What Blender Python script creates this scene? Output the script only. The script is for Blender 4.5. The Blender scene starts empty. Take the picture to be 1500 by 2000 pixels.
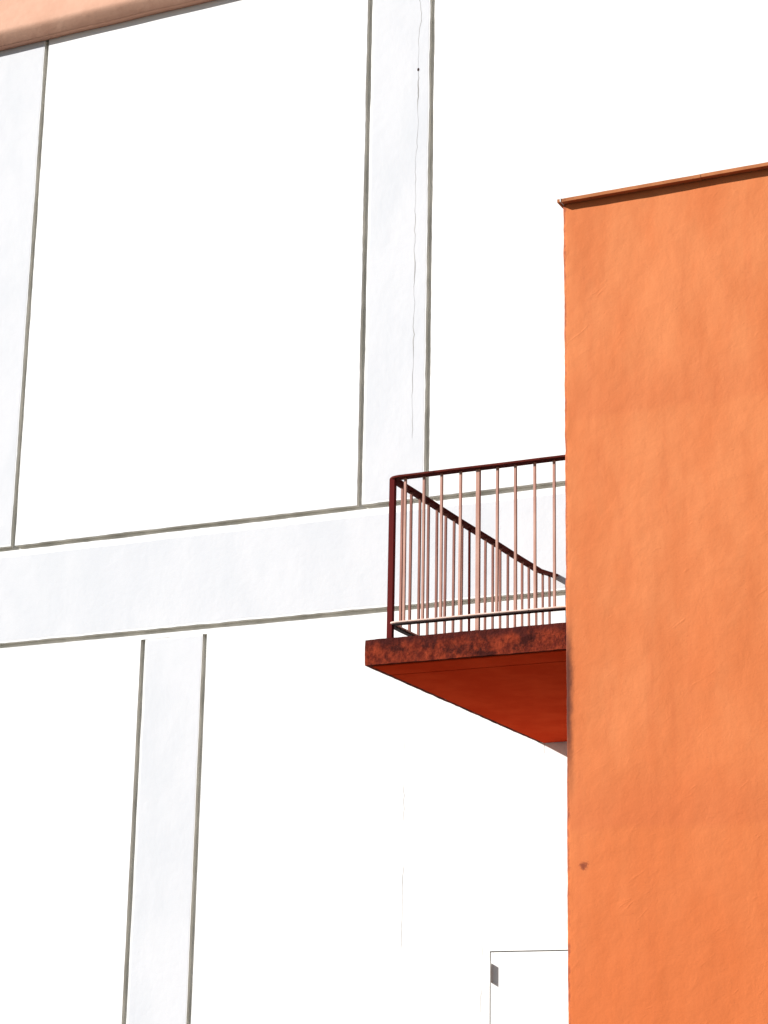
import bpy, bmesh, math, random
from mathutils import Vector, Matrix, noise

random.seed(7)
scene = bpy.context.scene
COL = scene.collection

# ------------------------------------------------------------------ camera
EYE = 1.5                                   # eye height above the pavement
YAW, PITCH, ROLL, FPX = -0.45291614, 0.28060141, 0.01861675, 4169.97 / 2000.0
f = Vector((math.sin(YAW) * math.cos(PITCH), math.cos(YAW) * math.cos(PITCH), math.sin(PITCH)))
r = Vector((math.cos(YAW), -math.sin(YAW), 0.0))
u = r.cross(f)
r2 = math.cos(ROLL) * r + math.sin(ROLL) * u
u2 = -math.sin(ROLL) * r + math.cos(ROLL) * u
cd = bpy.data.cameras.new('camera')
cd.sensor_fit = 'VERTICAL'; cd.sensor_height = 36.0; cd.lens = 36.0 * FPX
cd.clip_start = 0.05; cd.clip_end = 2000.0
cam = bpy.data.objects.new('camera', cd); COL.objects.link(cam)
cam.matrix_world = Matrix(((r2.x, u2.x, -f.x, 0), (r2.y, u2.y, -f.y, 0), (r2.z, u2.z, -f.z, EYE), (0, 0, 0, 1)))
scene.camera = cam

# ------------------------------------------------------------------ light
LIGHT = Vector((1.69, 1.0, -0.93)).normalized()        # direction the sunlight travels
to_sun = -LIGHT
world = bpy.data.worlds.new('World'); scene.world = world; world.use_nodes = True
wn = world.node_tree.nodes; wl = world.node_tree.links
sky = wn.new('ShaderNodeTexSky'); sky.sky_type = 'NISHITA'; sky.sun_disc = False
sky.sun_elevation = math.asin(to_sun.z)
sky.sun_rotation = math.atan2(to_sun.x, to_sun.y) % (2 * math.pi)
wl.new(sky.outputs[0], wn['Background'].inputs[0]); wn['Background'].inputs[1].default_value = 0.05
sd = bpy.data.lights.new('sun', 'SUN'); sd.energy = 5.0; sd.angle = math.radians(0.5); sd.color = (1.0, 0.975, 0.94)
sun = bpy.data.objects.new('sun', sd); COL.objects.link(sun)
sun.location = (-20, -12, 20); sun.rotation_euler = LIGHT.to_track_quat('-Z', 'Y').to_euler()
scene.view_settings.view_transform = 'Standard'; scene.view_settings.look = 'None'
scene.view_settings.exposure = 0.70; scene.view_settings.gamma = 1.0

# ------------------------------------------------------------------ node helpers
def new_mat(name, rough=0.85, spec=0.3):
    m = bpy.data.materials.new(name); m.use_nodes = True
    nt = m.node_tree; b = nt.nodes['Principled BSDF']
    b.inputs['Roughness'].default_value = rough
    b.inputs['Specular IOR Level'].default_value = spec
    return m, nt, b

def setin(nt, sock, v):
    if isinstance(v, bpy.types.NodeSocket): nt.links.new(v, sock)
    else: sock.default_value = v

def coords(nt, scale=(1, 1, 1)):
    tc = nt.nodes.new('ShaderNodeTexCoord'); mp = nt.nodes.new('ShaderNodeMapping')
    mp.inputs['Scale'].default_value = scale
    nt.links.new(tc.outputs['Object'], mp.inputs[0]); return mp.outputs[0]

def noise_tex(nt, scale, detail=4, rough=0.55, stretch=(1, 1, 1), dist=0.0):
    n = nt.nodes.new('ShaderNodeTexNoise'); n.inputs['Scale'].default_value = scale
    n.inputs['Detail'].default_value = detail; n.inputs['Roughness'].default_value = rough
    n.inputs['Distortion'].default_value = dist
    nt.links.new(coords(nt, stretch), n.inputs['Vector']); return n.outputs['Fac']

def math_n(nt, op, a, b=0.0):
    n = nt.nodes.new('ShaderNodeMath'); n.operation = op
    setin(nt, n.inputs[0], a); setin(nt, n.inputs[1], b); return n.outputs[0]

def smooth(nt, v, lo, hi, o0=0.0, o1=1.0):
    n = nt.nodes.new('ShaderNodeMapRange'); n.interpolation_type = 'SMOOTHSTEP'
    setin(nt, n.inputs['Value'], v)
    n.inputs['From Min'].default_value = lo; n.inputs['From Max'].default_value = hi
    n.inputs['To Min'].default_value = o0; n.inputs['To Max'].default_value = o1
    return n.outputs['Result']

def mix(nt, fac, a, b):
    n = nt.nodes.new('ShaderNodeMix'); n.data_type = 'RGBA'
    setin(nt, n.inputs[0], fac)
    for s, v in ((n.inputs[6], a), (n.inputs[7], b)):
        if isinstance(v, tuple): v = (v[0], v[1], v[2], 1.0)
        setin(nt, s, v)
    return n.outputs[2]

def bump(nt, b, h, strength, dist):
    n = nt.nodes.new('ShaderNodeBump'); n.inputs['Strength'].default_value = strength
    n.inputs['Distance'].default_value = dist
    nt.links.new(h, n.inputs['Height']); nt.links.new(n.outputs[0], b.inputs['Normal'])

def xyz(nt):
    tc = nt.nodes.new('ShaderNodeTexCoord'); s = nt.nodes.new('ShaderNodeSeparateXYZ')
    nt.links.new(tc.outputs['Object'], s.inputs[0]); return s.outputs

# ------------------------------------------------------------------ materials
def plaster(name, c0, c1, sc, bs, bd, rough=0.9):
    m, nt, b = new_mat(name, rough, 0.15)
    col = mix(nt, smooth(nt, noise_tex(nt, sc, 6, 0.6, (1, 1, 0.5)), 0.35, 0.68), c0, c1)
    nt.links.new(col, b.inputs['Base Color'])
    h = math_n(nt, 'ADD', noise_tex(nt, 14, 5, 0.6), math_n(nt, 'MULTIPLY', noise_tex(nt, 70, 3, 0.6), 0.35))
    bump(nt, b, h, bs, bd); return m

M_WHITE = plaster('white_infill_paint', (0.86, 0.86, 0.85), (0.83, 0.83, 0.82), 2.0, 0.15, 0.006)
M_COAT = plaster('pale_grey_render', (0.672, 0.680, 0.706), (0.630, 0.645, 0.676), 2.3, 0.20, 0.009)
M_JOINT = plaster('joint_sealant', (0.68, 0.66, 0.61), (0.56, 0.545, 0.50), 6.0, 0.3, 0.004)
def make_peach():
    m, nt, b = new_mat('peach_eave_paint', 0.9, 0.1)
    c = mix(nt, smooth(nt, noise_tex(nt, 3, 6, 0.6), 0.35, 0.7), (0.74, 0.445, 0.32), (0.68, 0.39, 0.275))
    o = xyz(nt); zz = math_n(nt, 'ADD', o[2], math_n(nt, 'MULTIPLY', noise_tex(nt, 5, 6, 0.7, (1, 1, 0.4)), 0.16))
    c = mix(nt, smooth(nt, zz, EYE + 9.878 + 0.19, EYE + 9.878 + 0.07, 0, 0.45), c, (0.40, 0.17, 0.115))     # darker, uneven band along the drip edge
    nt.links.new(c, b.inputs['Base Color']); bump(nt, b, noise_tex(nt, 18, 5, 0.6), 0.3, 0.008); return m
M_PEACH = make_peach()
M_CRACK = plaster('crack_line', (0.32, 0.31, 0.30), (0.50, 0.49, 0.47), 9.0, 0.0, 0.001)
M_FILL = plaster('pale_filler', (0.8, 0.78, 0.74), (0.75, 0.73, 0.7), 9.0, 0.1, 0.002)

CORNER = -4.584                               # left corner of the orange block
def make_orange():
    m, nt, b = new_mat('orange_wall_paint', 0.8, 0.2)
    base = mix(nt, smooth(nt, noise_tex(nt, 1.5, 6, 0.6, (1.6, 1, 0.55)), 0.34, 0.68), (0.595, 0.166, 0.051), (0.662, 0.215, 0.076))
    base = mix(nt, smooth(nt, noise_tex(nt, 5.0, 5, 0.65, (1.5, 1, 0.25)), 0.52, 0.78, 0, 0.45), base, (0.52, 0.135, 0.043))
    base = mix(nt, smooth(nt, noise_tex(nt, 26.0, 4, 0.6), 0.60, 0.80, 0, 0.30), base, (0.46, 0.12, 0.045))
    o = xyz(nt); dx = math_n(nt, 'SUBTRACT', o[0], CORNER)
    # sun-bleached towards the top, deeper paint below
    zz = math_n(nt, 'ADD', o[2], math_n(nt, 'MULTIPLY', noise_tex(nt, 1.1, 4, 0.6), 2.2))
    base = mix(nt, smooth(nt, zz, EYE + 4.4, EYE + 1.3, 0, 0.75), base, (0.605, 0.140, 0.034))
    # rain streaks and the faint line of a scaffold lift
    base = mix(nt, smooth(nt, noise_tex(nt, 1.0, 4, 0.6, (9, 1, 0.35)), 0.52, 0.76, 0, 0.26), base, (0.52, 0.125, 0.04))
    for lz, am in ((1.76, 0.35), (4.35, 0.22)):
        lz_n = math_n(nt, 'ADD', o[2], math_n(nt, 'MULTIPLY', noise_tex(nt, 3.0, 4, 0.6), 0.10))
        band = math_n(nt, 'MULTIPLY', smooth(nt, lz_n, EYE + lz - 0.02, EYE + lz + 0.05), smooth(nt, lz_n, EYE + lz + 0.45, EYE + lz + 0.06))
        base = mix(nt, math_n(nt, 'MULTIPLY', band, am), base, (0.53, 0.128, 0.042))
    # grit
    base = mix(nt, smooth(nt, noise_tex(nt, 190, 2, 0.5), 0.5, 0.72, 0, 0.16), base, (0.45, 0.11, 0.04))
    # pits in the float finish
    base = mix(nt, smooth(nt, noise_tex(nt, 75, 2, 0.5), 0.70, 0.78, 0, 0.55), base, (0.40, 0.10, 0.035))
    n1 = noise_tex(nt, 7.0, 5, 0.7, (1, 1, 0.45)); n2 = noise_tex(nt, 22.0, 5, 0.7, (1, 1, 0.6))
    # weathered arris
    wob = math_n(nt, 'ADD', dx, math_n(nt, 'MULTIPLY', math_n(nt, 'SUBTRACT', n2, 0.5), 0.05))
    edge = math_n(nt, 'MULTIPLY', smooth(nt, wob, 0.022, 0.002), smooth(nt, n1, 0.34, 0.56, 0.15, 0.85))
    base = mix(nt, edge, base, (0.22, 0.05, 0.025))
    # water stain running down the corner beneath the balcony slab
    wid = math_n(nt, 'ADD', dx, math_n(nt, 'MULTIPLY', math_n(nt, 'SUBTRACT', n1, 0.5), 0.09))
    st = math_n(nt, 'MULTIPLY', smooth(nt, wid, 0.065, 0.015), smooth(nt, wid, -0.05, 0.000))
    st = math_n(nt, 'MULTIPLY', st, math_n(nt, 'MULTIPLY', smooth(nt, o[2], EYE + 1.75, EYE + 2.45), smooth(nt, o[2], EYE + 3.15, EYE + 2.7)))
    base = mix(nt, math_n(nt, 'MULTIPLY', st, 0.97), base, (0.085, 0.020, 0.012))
    # small dark bruise low on the wall
    px = math_n(nt, 'SUBTRACT', o[0], -4.475); pz = math_n(nt, 'SUBTRACT', o[2], EYE + 1.515)
    d = math_n(nt, 'SQRT', math_n(nt, 'ADD', math_n(nt, 'MULTIPLY', px, px), math_n(nt, 'MULTIPLY', pz, pz)))
    d = math_n(nt, 'ADD', d, math_n(nt, 'MULTIPLY', math_n(nt, 'SUBTRACT', noise_tex(nt, 30, 4, 0.7), 0.5), 0.09))
    base = mix(nt, smooth(nt, d, 0.036, 0.006, 0, 0.9), base, (0.22, 0.045, 0.02))
    nt.links.new(base, b.inputs['Base Color'])
    rot = nt.nodes.new('ShaderNodeMapping'); rot.inputs['Rotation'].default_value = (0, math.radians(36), 0); sca = nt.nodes.new('ShaderNodeMapping'); sca.inputs['Scale'].default_value = (6, 6, 24)
    tc = nt.nodes.new('ShaderNodeTexCoord'); nt.links.new(tc.outputs['Object'], rot.inputs[0])
    tn = nt.nodes.new('ShaderNodeTexNoise'); tn.inputs['Scale'].default_value = 1.0; tn.inputs['Detail'].default_value = 3; tn.inputs['Distortion'].default_value = 0.9
    nt.links.new(rot.outputs[0], sca.inputs[0]); nt.links.new(sca.outputs[0], tn.inputs['Vector'])
    trowel = smooth(nt, tn.outputs['Fac'], 0.63, 0.86)
    h = math_n(nt, 'ADD', noise_tex(nt, 9, 5, 0.58, (1, 1, 1), 0.3), math_n(nt, 'MULTIPLY', noise_tex(nt, 60, 4, 0.6), 0.22))
    h = math_n(nt, 'ADD', h, math_n(nt, 'MULTIPLY', trowel, 0.34))
    bump(nt, b, h, 0.26, 0.013); return m
M_ORANGE = make_orange()
M_FLANK = plaster('bounce_cut_flank_render', (0.17, 0.14, 0.12), (0.13, 0.11, 0.095), 2.0, 0.3, 0.01)  # unseen flank coloured dark grey to cut its bounce light

def make_slab_mat():
    m, nt, b = new_mat('stained_slab_concrete', 0.95, 0.03)
    c = mix(nt, smooth(nt, noise_tex(nt, 26, 8, 0.68, (1, 1, 0.9)), 0.34, 0.68), (0.095, 0.014, 0.009), (0.275, 0.043, 0.018))
    c = mix(nt, smooth(nt, noise_tex(nt, 6.5, 6, 0.7), 0.46, 0.62, 0, 0.92), c, (0.038, 0.010, 0.009))
    o = xyz(nt); top = math_n(nt, 'ADD', o[2], math_n(nt, 'MULTIPLY', noise_tex(nt, 12, 5, 0.7, (1, 1, 0.5)), 0.16))
    c = mix(nt, smooth(nt, top, EYE + 3.01, EYE + 3.08, 0, 0.85), c, (0.06, 0.014, 0.012))      # grime washed over the upper arris
    c = mix(nt, smooth(nt, noise_tex(nt, 55, 3, 0.6), 0.64, 0.76, 0, 0.5), c, (0.30, 0.075, 0.04))
    nt.links.new(c, b.inputs['Base Color'])
    bump(nt, b, noise_tex(nt, 38, 6, 0.7), 0.7, 0.012); return m
M_SLAB = make_slab_mat()

def make_soffit():
    m, nt, b = new_mat('deep_red_soffit', 0.95, 0.0)  # deeper red than the wall orange, over the whole underside
    c = mix(nt, smooth(nt, noise_tex(nt, 3, 5, 0.6), 0.35, 0.7), (0.58, 0.044, 0.012), (0.66, 0.060, 0.017))
    nt.links.new(c, b.inputs['Base Color']); bump(nt, b, noise_tex(nt, 20, 4), 0.15, 0.006); return m
M_SOFFIT = make_soffit()

def make_paint(name, c0, c1, chip, lo, hi, rough=0.65, sc=22, spec=0.2):
    m, nt, b = new_mat(name, rough, spec)
    c = mix(nt, smooth(nt, noise_tex(nt, 9, 4, 0.6, (1, 1, 0.3)), 0.35, 0.7), c0, c1)
    oi = nt.nodes.new('ShaderNodeObjectInfo')
    c = mix(nt, math_n(nt, 'MULTIPLY', oi.outputs['Random'], 0.45), c, tuple(v * 0.62 for v in c1))
    c = mix(nt, smooth(nt, noise_tex(nt, sc, 5, 0.7), lo, hi), c, chip)
    nt.links.new(c, b.inputs['Base Color']); bump(nt, b, noise_tex(nt, 60, 4, 0.6), 0.25, 0.003); return m
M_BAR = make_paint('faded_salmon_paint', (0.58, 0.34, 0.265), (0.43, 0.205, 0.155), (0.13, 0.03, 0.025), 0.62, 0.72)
M_BARS = make_paint('dark_salmon_paint', (0.35, 0.165, 0.125), (0.25, 0.10, 0.078), (0.10, 0.025, 0.02), 0.60, 0.72)  # darker salmon for the balusters of the side run
M_RAIL = make_paint('chipped_salmon_paint', (0.74, 0.56, 0.48), (0.68, 0.47, 0.39), (0.04, 0.014, 0.012), 0.60, 0.66, sc=26)
M_POST = make_paint('maroon_post_paint', (0.145, 0.021, 0.019), (0.115, 0.017, 0.016), (0.05, 0.01, 0.01), 0.66, 0.78, 0.9, spec=0.02)
M_HAND = make_paint('maroon_handrail_paint', (0.115, 0.020, 0.014), (0.075, 0.013, 0.010), (0.02, 0.005, 0.005), 0.55, 0.7, 0.9, spec=0.03)
M_SHADE_CHIP = make_paint('dark_shade_and_chip', (0.035, 0.010, 0.009), (0.025, 0.008, 0.007), (0.02, 0.01, 0.01), 0.66, 0.78)  # near-black for the rail's painted underside shade and the pilaster chip
M_COPING = make_paint('coping_paint', (0.53, 0.205, 0.088), (0.43, 0.155, 0.065), (0.12, 0.04, 0.02), 0.58, 0.72, 0.9, spec=0.02)
M_METAL = make_paint('white_hinge_paint', (0.7, 0.69, 0.66), (0.66, 0.65, 0.62), (0.3, 0.28, 0.25), 0.7, 0.8)
M_GROUND = plaster('pavement_asphalt', (0.06, 0.06, 0.058), (0.045, 0.045, 0.045), 1.2, 0.4, 0.01)
M_GLASS, _nt, _b = new_mat('dark_window_glass', 0.08, 0.5); _b.inputs['Base Color'].default_value = (0.02, 0.022, 0.025, 1)
M_ROOF = plaster('roof_felt', (0.12, 0.11, 0.10), (0.09, 0.085, 0.08), 1.5, 0.3, 0.01)

# ------------------------------------------------------------------ object helpers
def empty(name, loc, label, cat):
    o = bpy.data.objects.new(name, None); COL.objects.link(o); o.location = loc
    o.empty_display_size = 0.3; o['label'] = label; o['category'] = cat; return o

def link(name, me, mat, parent=None, loc=(0, 0, 0), label=None):
    if mat and not me.materials: me.materials.append(mat)
    o = bpy.data.objects.new(name, me); COL.objects.link(o); o.location = loc
    if parent is not None:
        o.parent = parent
        if parent.type == 'EMPTY':            # meshes are modelled in world coordinates
            o.matrix_parent_inverse = Matrix.Translation(-parent.location)
    if label: o['label'] = label
    return o

def from_bm(name, bm, mat, parent=None, loc=(0, 0, 0), label=None, smooth_s=False):
    bmesh.ops.recalc_face_normals(bm, faces=bm.faces[:])
    me = bpy.data.meshes.new(name); bm.to_mesh(me); bm.free()
    if smooth_s:
        for p in me.polygons: p.use_smooth = True
    return link(name, me, mat, parent, loc, label)

def add_box(bm, x0, x1, y0, y1, z0, z1, bev=0.0):
    res = bmesh.ops.create_cube(bm, size=1.0)
    for v in res['verts']:
        v.co = Vector((x0 if v.co.x < 0 else x1, y0 if v.co.y < 0 else y1, z0 if v.co.z < 0 else z1))
    if bev > 0:
        es = list({e for v in res['verts'] for e in v.link_edges})
        bmesh.ops.bevel(bm, geom=es, offset=bev, segments=2, affect='EDGES', profile=0.6)

def box(name, dims, mat, parent, bev=0.0, label=None):
    bm = bmesh.new(); add_box(bm, *dims, bev); return from_bm(name, bm, mat, parent, (0, 0, 0), label)

def resample(pts, step):
    out = []
    for i, a in enumerate(pts):
        b = pts[(i + 1) % len(pts)]; L = math.hypot(b[0] - a[0], b[1] - a[1]); n = max(1, int(L / step))
        for k in range(n): out.append((a[0] + (b[0] - a[0]) * k / n, a[1] + (b[1] - a[1]) * k / n))
    return out

def wall_panel(name, pts, y0, y1, mat, parent, amp=0.0045, bev=0.003, step=0.05, label=None, side=None):
    """A cast panel in the facade plane: outline (x, z) counter-clockwise, front at y0, running back to y1,
    with slightly uneven arrises."""
    p = resample(pts, step); n = len(p); q = []
    for i in range(n):
        a = p[i - 1]; c = p[(i + 1) % n]; tx, tz = c[0] - a[0], c[1] - a[1]; L = math.hypot(tx, tz) or 1
        nx, nz = tz / L, -tx / L
        s = noise.noise(Vector((p[i][0] * 3.1, y0, p[i][1] * 3.1))) * amp + noise.noise(Vector((p[i][0] * 14, y0 + 5, p[i][1] * 14))) * amp * 0.8
        q.append((p[i][0] + nx * s, p[i][1] + nz * s, nx, nz))
    bm = bmesh.new()
    fr = [bm.verts.new((x - nx * bev, y0, z - nz * bev)) for x, z, nx, nz in q]
    rm = [bm.verts.new((x, y0 + bev, z)) for x, z, nx, nz in q]
    bk = [bm.verts.new((x, y1, z)) for x, z, nx, nz in q]
    bm.faces.new(fr)
    for i in range(n):
        j = (i + 1) % n
        bm.faces.new((fr[i], rm[i], rm[j], fr[j])); sf = bm.faces.new((rm[i], bk[i], bk[j], rm[j])); sf.material_index = 1
    o = from_bm(name, bm, mat, parent, label=label)
    o.data.materials.append(side or mat); return o

def rect(x0, x1, z0, z1): return [(x0, z0), (x1, z0), (x1, z1), (x0, z1)]

# ================================================================== setting
bm = bmesh.new()
bmesh.ops.create_grid(bm, x_segments=2, y_segments=2, size=600)
g = from_bm('ground', bm, M_GROUND); g['kind'] = 'structure'

# ================================================================== white building
YW = 15.03                                    # facade plane
G = 0.021                                     # half a joint
DJ = 0.042                                    # joint depth
wb = empty('white_building', (-8.0, YW, 0), 'white rendered building with pale grey bands, grooved joints and peach eave', 'building')
XL, XR = -16.2, 3.0
ZT, ZB = EYE + 4.880, EYE + 3.998             # joints above and below the belt course
ZE = EYE + 9.894                              # lower edge of the eave
box('wall', (XL - 0.02, XR + 0.02, YW + DJ, YW + 6.0, 0.0, ZE + 0.9), M_JOINT, wb, label='dark recessed joints between the panels')
def coat(parent, x0, x1, z0, z1, y):
    wall_panel('render_coat', rect(x0, x1, z0, z1), y - 0.0008, y + 0.004, M_COAT, parent, 0.004, 0.0008, 0.05, label='slightly rough pale grey render')

W = 0.604; PITCHX = 4.038
up = [-7.541 + PITCHX * k for k in (-2, -1, 0, 1, 2)]      # left joints of the upper pilasters
up = [(a, a + W) for a in up]
up[1] = (-10.975 - W, -10.975)
zb0, zt0 = ZT + G, ZE + 0.25
prev = XL
for a, b in up:
    if a - prev > 0.3:
        wall_panel('infill_panel', rect(prev + (G if prev > XL else 0), a - G, zb0, zt0), YW, YW + DJ + 0.01, M_WHITE, wb, side=M_JOINT)
    pl = wall_panel('pilaster', rect(a + G, b - G, zb0, zt0), YW + 0.001, YW + DJ + 0.01, M_WHITE, wb, side=M_JOINT)
    coat(pl, a + G + 0.022, b - G - 0.012, zb0 + 0.018, zt0, YW + 0.001)
    prev = b
wall_panel('infill_panel', rect(prev + G, XR, zb0, zt0), YW, YW + DJ + 0.01, M_WHITE, wb, side=M_JOINT)

belt = wall_panel('belt_course', rect(XL, XR, ZB + G, ZT - G), YW + 0.0005, YW + DJ + 0.01, M_WHITE, wb, side=M_JOINT)
coat(belt, XL, XR, ZB + G + 0.020, ZT - G - 0.058, YW + 0.0005)

# lower storey: one rendered field notched round the short pilasters and the door
ZP = EYE + 3.935                              # top of the lower pilasters
DX0, DX1, DZ = -6.362, -5.262, EYE + 1.2836   # door leaf opening
FW = 0.075                                    # frame width
lows = [(-9.562 - PITCHX, -9.562 - PITCHX + 0.605), (-9.562, -8.957), (-9.562 + 2 * PITCHX, -9.562 + 2 * PITCHX + 0.605)]
out = [(XL, 0.0)]
def notch(x0, x1, zt): return [(x0, 0.0), (x0, zt), (x1, zt), (x1, 0.0)]
for a, b in lows[:2]: out += notch(a - G, b + G, ZP)
out += notch(DX0 - FW, DX1 + FW, DZ + FW)
out += notch(lows[2][0] - G, lows[2][1] + G, ZP)
out += [(XR, 0.0), (XR, ZB - G), (XL, ZB - G)]
low = wall_panel('infill_panel', out, YW, YW + DJ + 0.01, M_WHITE, wb, 0.002, 0.001, side=M_JOINT)
for a, b in lows:
    pl = wall_panel('pilaster', rect(a + G, b - G, 0.0, ZP - 0.0004), YW + 0.001, YW + DJ + 0.01, M_WHITE, wb, 0.0025, 0.001, side=M_JOINT)
    coat(pl, a + G + 0.018, b - G - 0.008, 0.02, ZP - 0.012, YW + 0.001)

# door
fr = [(DX0 - FW + 0.0005, 0.0), (DX0, 0.0), (DX0, DZ), (DX1, DZ), (DX1, 0.0), (DX1 + FW - 0.0005, 0.0), (DX1 + FW - 0.0005, DZ + FW - 0.0005), (DX0 - FW + 0.0005, DZ + FW - 0.0005)]
wall_panel('door_frame', fr, YW - 0.001, YW + DJ + 0.01, M_WHITE, wb, 0.0004, 0.0008, side=M_JOINT)
leaf = wall_panel('door', rect(DX0 + 0.007, DX1 - 0.007, 0.01, DZ - 0.008), YW - 0.001, YW + DJ + 0.01, M_WHITE, wb, 0.0006, 0.0015, side=M_JOINT)
for zc in (1.122, -0.35):
    bm = bmesh.new()
    add_box(bm, DX0 + 0.012, DX0 + 0.017, YW - 0.033, YW + 0.02, EYE + zc - 0.071, EYE + zc + 0.071, 0.001)
    from_bm('hinge', bm, M_METAL, leaf)
bm = bmesh.new()
add_box(bm, DX1 - 0.10, DX1 - 0.06, YW - 0.010, YW, 1.0, 1.2, 0.004)
add_box(bm, DX1 - 0.20, DX1 - 0.07, YW - 0.055, YW - 0.038, 1.09, 1.11, 0.004)
add_box(bm, DX1 - 0.09, DX1 - 0.07, YW - 0.050, YW - 0.008, 1.09, 1.11, 0.003)
from_bm('door_handle', bm, M_METAL, leaf)

# eave: peach beam with a rounded, undercut lower arris
OV = 0.064
prof = [(0.0, 0.0), (-OV + 0.003, 0.0), (-OV, 0.0), (-OV - 0.006, 0.003), (-OV - 0.012, 0.009), (-OV - 0.066, 0.074), (-OV - 0.080, 0.094), (-OV - 0.088, 0.112), (-OV - 0.091, 0.130), (-OV - 0.091, 0.18), (-OV - 0.091, 0.6), (-OV - 0.091, 1.25), (0.0, 1.25)]
bm = bmesh.new(); rows = []
NX = 150
for k in range(NX + 1):
    x = XL + (XR - XL) * k / NX
    rows.append([bm.verts.new((x, YW + py + (noise.noise(Vector((x * 1.7, pz * 9, 2))) * 0.004 if py < 0 else -0.0015), ZE + pz + (noise.noise(Vector((x * 2.3, pz * 3, 7))) * 0.005 if pz < 0.2 else 0))) for py, pz in prof])
for k in range(NX):
    for i in range(len(prof) - 1):
        bm.faces.new((rows[k][i], rows[k + 1][i], rows[k + 1][i + 1], rows[k][i + 1]))
bm.faces.new(rows[0]); bm.faces.new(rows[-1])
from_bm('eave', bm, M_PEACH, wb, label='peach painted eave with rounded lower edge', smooth_s=True)

# hairline cracks (surface wear)
def crack(pts, w, parent, y):
    bm = bmesh.new(); P = []
    for i in range(len(pts) - 1):
        a, b = pts[i], pts[i + 1]; n = max(2, int(abs(b[1] - a[1]) / 0.035))
        for k in range(n): P.append((a[0] + (b[0] - a[0]) * k / n, a[1] + (b[1] - a[1]) * k / n))
    prevv = None
    for x, z in P:
        x += noise.noise(Vector((0, 3, z * 6))) * 0.012 + noise.noise(Vector((4, 3, z * 17))) * 0.011
        ww = w * (0.28 + 1.9 * max(0.0, noise.noise(Vector((9, 1, z * 3.1))) + 0.15))
        if noise.noise(Vector((2, 8, z * 1.3))) < -0.42: prevv = None; continue
        v = (bm.verts.new((x - ww / 2, y, EYE + z)), bm.verts.new((x + ww / 2, y, EYE + z)))
        if prevv: bm.faces.new((prevv[0], prevv[1], v[1], v[0]))
        prevv = v
    return from_bm('crack', bm, M_CRACK, parent, label='hairline crack')
mid = [o for o in wb.children if o.name.startswith('pilaster')][2]
crack([(-7.060, 9.5), (-7.046, 9.29), (-7.066, 9.0), (-7.062, 8.1), (-7.080, 7.87), (-7.074, 7.4), (-7.072, 6.5), (-7.076, 5.65), (-7.066, 5.38)], 0.0055, mid, YW - 0.0006)
crack([(-7.099, 2.95), (-7.098, 2.1), (-7.096, 1.25)], 0.0028, low, YW - 0.001)
crack([(-5.921, 2.83), (-5.923, 2.72)], 0.006, low, YW - 0.001)          # run-off mark below the slab
crack([(-6.430, 1.33), (-6.436, 0.55)], 0.0035, low, YW - 0.0022)        # brush marks along the door frame
bm = bmesh.new()
bmesh.ops.create_circle(bm, cap_ends=True, segments=7, radius=0.013)
for v in bm.verts: v.co = Vector((-7.065 + v.co.x * 0.8, YW - 0.0010, EYE + 8.755 + v.co.y * 1.3))
from_bm('chip', bm, M_SHADE_CHIP, mid)

# ================================================================== orange building
YO = 12.0
ZTOP = EYE + 5.789
ob = empty('orange_building', (-1.5, YO, 0), 'orange rendered block with thin roof coping and projecting balcony slab', 'building')
# wall: left flank, softly rounded corner, front; slightly uneven hand-floated render
prof = []
for y in (YW - 0.001, 14.2, 13.2, 12.4, 12.1, 12.04): prof.append((CORNER, y, -1.0, 0.0))
R = 0.010
for k in range(5):
    a = math.pi / 2 * k / 4
    prof.append((CORNER + R - R * math.cos(a), YO + R - R * math.sin(a), -math.cos(a), -math.sin(a)))
x = CORNER + 0.03
while x < -2.4: prof.append((x, YO, 0.0, -1.0)); x += 0.022
while x < XR - 0.3: prof.append((x, YO, 0.0, -1.0)); x += 0.12
prof.append((XR - 0.3, YO, 0.0, -1.0)); prof.append((XR - 0.3, YW - 0.001, 1.0, 0.0))
NZ = 300; verts = []; faces = []; npf = len(prof)
for k in range(NZ + 1):
    z = ZTOP * k / NZ
    for (x, y, nx, ny) in prof:
        P = Vector((x, y, z))
        d = noise.noise(Vector((x * 1.3, y, z * 0.9))) * 0.005 + noise.noise(Vector((x * 4.3, y, z * 3.3 + 4))) * 0.0022 + noise.noise(Vector((x * 13, y + 2, z * 11))) * 0.0009
        if x < CORNER + 0.02: d += noise.noise(Vector((1, 7, z * 9))) * 0.0035 + noise.noise(Vector((1, 3, z * 30))) * 0.0016
        verts.append((x + nx * d, y + ny * d, z))
for k in range(NZ):
    for i in range(npf - 1):
        a = k * npf + i; faces.append((a, a + 1, a + 1 + npf, a + npf))
me = bpy.data.meshes.new('wall'); me.from_pydata(verts, [], faces); me.update()
for p in me.polygons: p.use_smooth = True
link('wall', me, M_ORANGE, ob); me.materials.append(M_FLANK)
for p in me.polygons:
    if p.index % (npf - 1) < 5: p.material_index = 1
# assumed balcony door on the unseen flank, dark to lower bounce light
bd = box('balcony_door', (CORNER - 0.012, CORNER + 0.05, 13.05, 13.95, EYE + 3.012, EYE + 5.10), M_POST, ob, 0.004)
box('pane', (CORNER - 0.016, CORNER - 0.0125, 13.17, 13.83, EYE + 3.55, EYE + 4.98), M_GLASS, bd)
box('roof', (CORNER + 0.02, XR - 0.32, YO + 0.02, YW - 0.002, ZTOP - 0.12, ZTOP - 0.02), M_ROOF, ob)

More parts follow.
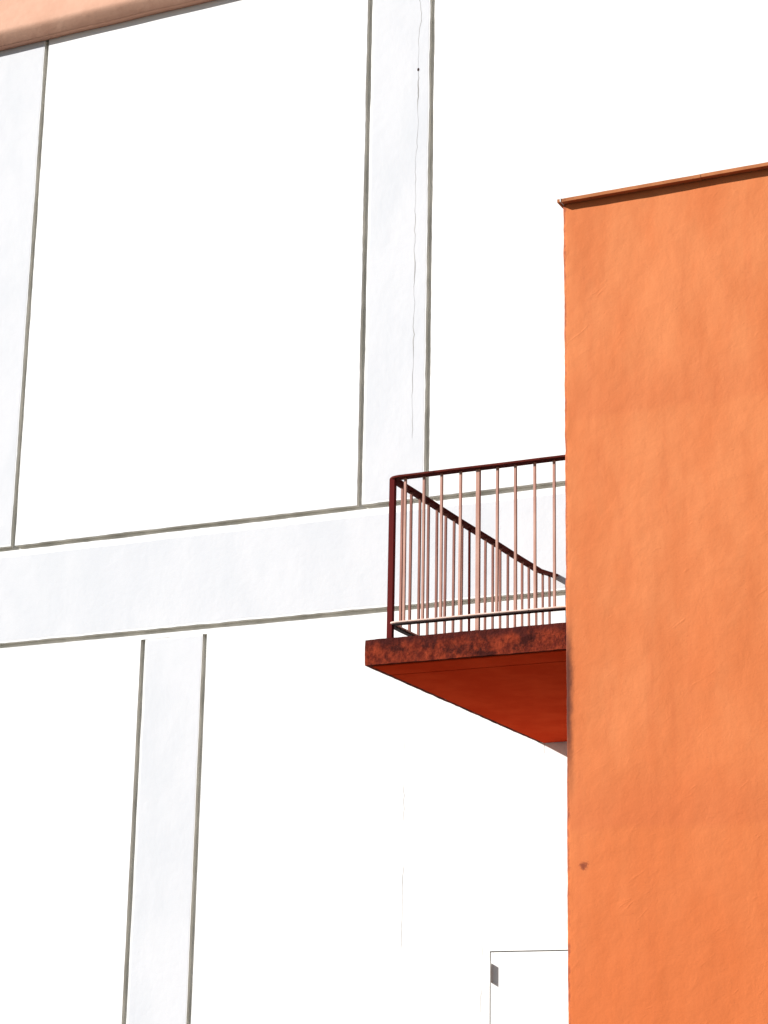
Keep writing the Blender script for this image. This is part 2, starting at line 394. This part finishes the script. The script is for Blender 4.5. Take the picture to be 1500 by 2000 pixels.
# coping: thin capping pieces with a drip overhang
OVC, OVE, TC = 0.052, 0.022, 0.023
cuts = [(CORNER - OVE, CORNER - 0.004), (CORNER + 0.005, -3.640)]
xx = -3.637
while xx < XR - 0.4:
    cuts.append((xx, min(xx + 1.25, XR - 0.26))); xx += 1.253
for i, (a, b) in enumerate(cuts):
    n = max(2, int((b - a) / 0.05)); bm = bmesh.new(); rr = []
    dz = random.uniform(-0.0012, 0.0012)
    for k in range(n + 1):
        x = a + (b - a) * k / n
        w = noise.noise(Vector((x * 1.6, 3, 1))) * 0.003; w2 = noise.noise(Vector((x * 9, 5, 1))) * 0.0012
        pr = [(YO - OVC + w, ZTOP + 0.0005 + dz + w2), (YO - OVC + w, ZTOP + TC + dz + w2), (YO - OVC + 0.006 + w, ZTOP + TC + 0.003 + dz + w2), (YO + 0.36, ZTOP + TC + 0.030), (YO + 0.36, ZTOP + 0.0005)]
        rr.append([bm.verts.new((x, y, z)) for y, z in pr])
    for k in range(n):
        for j in range(5): bm.faces.new((rr[k][j], rr[k + 1][j], rr[k + 1][(j + 1) % 5], rr[k][(j + 1) % 5]))
    bm.faces.new(rr[0]); bm.faces.new(rr[-1])
    from_bm('coping_piece', bm, M_COPING, ob)
box('coping_sealant', (CORNER - 0.003, CORNER + 0.004, YO - OVC - 0.003, YO + 0.30, ZTOP + 0.002, ZTOP + TC + 0.004), M_FILL, ob)
for a, b in ((12.38, 13.3), (13.303, 14.2), (14.203, YW - 0.002)):
    box('coping_piece', (CORNER - OVE, CORNER + 0.33, a, b, ZTOP + 0.0005, ZTOP + TC + 0.004), M_COPING, ob, 0.002)

# balcony slab: stained concrete edge, separate deep red soffit with a drip groove
SX0, SX1, SY0, SY1 = -5.968, CORNER + 0.004, 12.020, YW - 0.001
SZ0, SZ1 = EYE + 2.842, EYE + 3.008
def slab_noise(x, y, z, s): return noise.noise(Vector((x * 7 + s, y * 7, z * 7))) * 0.0030 + noise.noise(Vector((x * 24, y * 24 + s, z * 24))) * 0.0022
bm = bmesh.new()
ring = []                                     # cross-section ring (y, z) swept along x
nz = 7; ny = 60
for k in range(nz + 1): ring.append((SY0, SZ0 + (SZ1 - SZ0) * k / nz))
for k in range(1, ny + 1): ring.append((SY0 + (SY1 - SY0) * k / ny, SZ1))
for k in range(1, nz + 1): ring.append((SY1, SZ1 - (SZ1 - SZ0) * k / nz))
for k in range(1, ny): ring.append((SY1 - (SY1 - SY0) * k / ny, SZ0))
nxs = 66; rr = []
for k in range(nxs + 1):
    x = SX0 + (SX1 - SX0) * k / nxs; row = []
    for (y, z) in ring:
        dx = slab_noise(1, y, z, 9) if k == 0 else 0
        dy = slab_noise(x, 0, z, 2) if y == SY0 else 0
        dzz = slab_noise(x, y, 0, 5) if abs(y - SY0) < 0.001 or k == 0 else 0
        row.append(bm.verts.new((x + dx, y + dy, z + dzz)))
    rr.append(row)
m = len(ring)
for k in range(nxs):
    for j in range(m): bm.faces.new((rr[k][j], rr[k + 1][j], rr[k + 1][(j + 1) % m], rr[k][(j + 1) % m]))
bm.faces.new(rr[0]); bm.faces.new(rr[-1])
slab = from_bm('balcony_slab', bm, M_SLAB, ob, label='stained dark red concrete balcony slab')
# soffit boards of render, one strip before and one behind the drip groove
box('soffit_panel', (SX0 + 0.045, SX1 - 0.006, SY0 + 0.028, 12.316, SZ0 - 0.008, SZ0 + 0.02), M_SOFFIT, slab, 0.002)
box('soffit_panel', (SX0 + 0.045, SX1 - 0.006, 12.330, SY1 - 0.002, SZ0 - 0.008, SZ0 + 0.02), M_SOFFIT, slab, 0.002)

# ================================================================== balcony railing
RX, RY = -5.845, 12.122                       # corner post centre
rail = empty('balcony_railing', (RX, RY, SZ1), 'faded salmon steel railing with maroon corner post on the balcony slab', 'railing')
def sweep(name, path, w, t, mat, zs=None):
    """flat bar of width w, thickness t swept along a plan path [(x, y, ztop)]"""
    bm = bmesh.new(); rr = []
    for i, (x, y, z) in enumerate(path):
        a = path[max(i - 1, 0)]; b = path[min(i + 1, len(path) - 1)]
        tx, ty = b[0] - a[0], b[1] - a[1]; L = math.hypot(tx, ty); nx, ny = -ty / L, tx / L
        c = min(0.004, t * 0.3); h = w / 2
        sec = [(-h, -t + c), (-h, -c), (-h + c, 0), (h - c, 0), (h, -c), (h, -t + c), (h - c, -t), (-h + c, -t)]
        rr.append([bm.verts.new((x + nx * s, y + ny * s, z + q)) for s, q in sec])
    for k in range(len(rr) - 1):
        for j in range(8): bm.faces.new((rr[k][j], rr[k + 1][j], rr[k + 1][(j + 1) % 8], rr[k][(j + 1) % 8]))
    bm.faces.new(rr[0]); bm.faces.new(rr[-1])
    return from_bm(name, bm, mat, rail)
def rail_path(ztop, rise, rad=0.055):
    pts = []
    n = 16
    for k in range(n + 1):
        x = SX1 + (RX + rad - SX1) * k / n
        pts.append((x, RY + noise.noise(Vector((x * 2, 0, ztop))) * 0.003, ztop + noise.noise(Vector((x * 2.5, 4, ztop))) * 0.003))
    for k in range(1, 7):
        a = math.pi / 2 * k / 6
        pts.append((RX + rad - rad * math.sin(a), RY + rad - rad * math.cos(a), ztop))
    for k in range(1, 19):
        y = RY + rad + (14.72 - RY - rad) * k / 18
        pts.append((RX + noise.noise(Vector((3, y * 2, ztop))) * 0.004, y, ztop + noise.noise(Vector((8, y * 2, ztop))) * 0.003))
    for k in range(1, 4): pts.append((RX + 0.004 * k, 14.72 + (YW - 0.002 - 14.72) * k / 3, ztop + rise * k / 3))
    return pts
HT = EYE + 4.118
sweep('handrail', rail_path(HT, 0.034), 0.068, 0.018, M_HAND)
LT = EYE + 3.136
br = sweep('bottom_rail', rail_path(LT, 0.0), 0.052, 0.013, M_RAIL)
st = sweep('underside_shade_strip', [(x, y, z - 0.0125) for x, y, z in rail_path(LT, 0.0)], 0.044, 0.008, M_SHADE_CHIP)  # dark bar added beneath, painting in the shade of the rail's underside
st.parent = br; st.matrix_parent_inverse = Matrix.Identity(4)

def bar_mesh(name, w, h, mat):
    bm = bmesh.new(); add_box(bm, -w / 2, w / 2, -w / 2, w / 2, 0, h, 0.0015)
    me = bpy.data.meshes.new(name); bm.to_mesh(me); bm.free(); me.materials.append(mat); return me
ZL, ZH = LT - 0.001, HT - 0.017
bar = bar_mesh('baluster', 0.0165, ZH - ZL, M_BAR)
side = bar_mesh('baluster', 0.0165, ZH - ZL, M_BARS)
dark = bar_mesh('baluster', 0.0150, ZH - ZL, M_HAND)
def place(me, name, x, y, z, label=None):
    o = link(name, me, None, rail, (x, y, z), label)
    o.rotation_euler = (random.uniform(-0.003, 0.003), random.uniform(-0.003, 0.003), random.uniform(-0.05, 0.05)); return o
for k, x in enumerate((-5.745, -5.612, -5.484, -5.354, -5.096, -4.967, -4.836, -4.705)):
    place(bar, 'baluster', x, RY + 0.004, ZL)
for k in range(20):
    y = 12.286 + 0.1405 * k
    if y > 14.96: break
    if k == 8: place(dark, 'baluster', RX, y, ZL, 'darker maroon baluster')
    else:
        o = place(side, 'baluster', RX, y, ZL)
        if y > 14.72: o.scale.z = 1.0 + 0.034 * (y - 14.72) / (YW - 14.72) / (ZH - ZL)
post = bar_mesh('post', 0.037, HT - 0.017 - SZ1 + 0.002, M_POST)
place(post, 'post', RX + 0.004, RY + 0.006, SZ1 - 0.002, 'maroon corner post')
mp = bar_mesh('post', 0.026, HT - 0.017 - SZ1 + 0.002, M_BAR)
place(mp, 'post', -5.227, RY + 0.004, SZ1 - 0.002, 'slim salmon middle post')
bpy.context.view_layer.update()
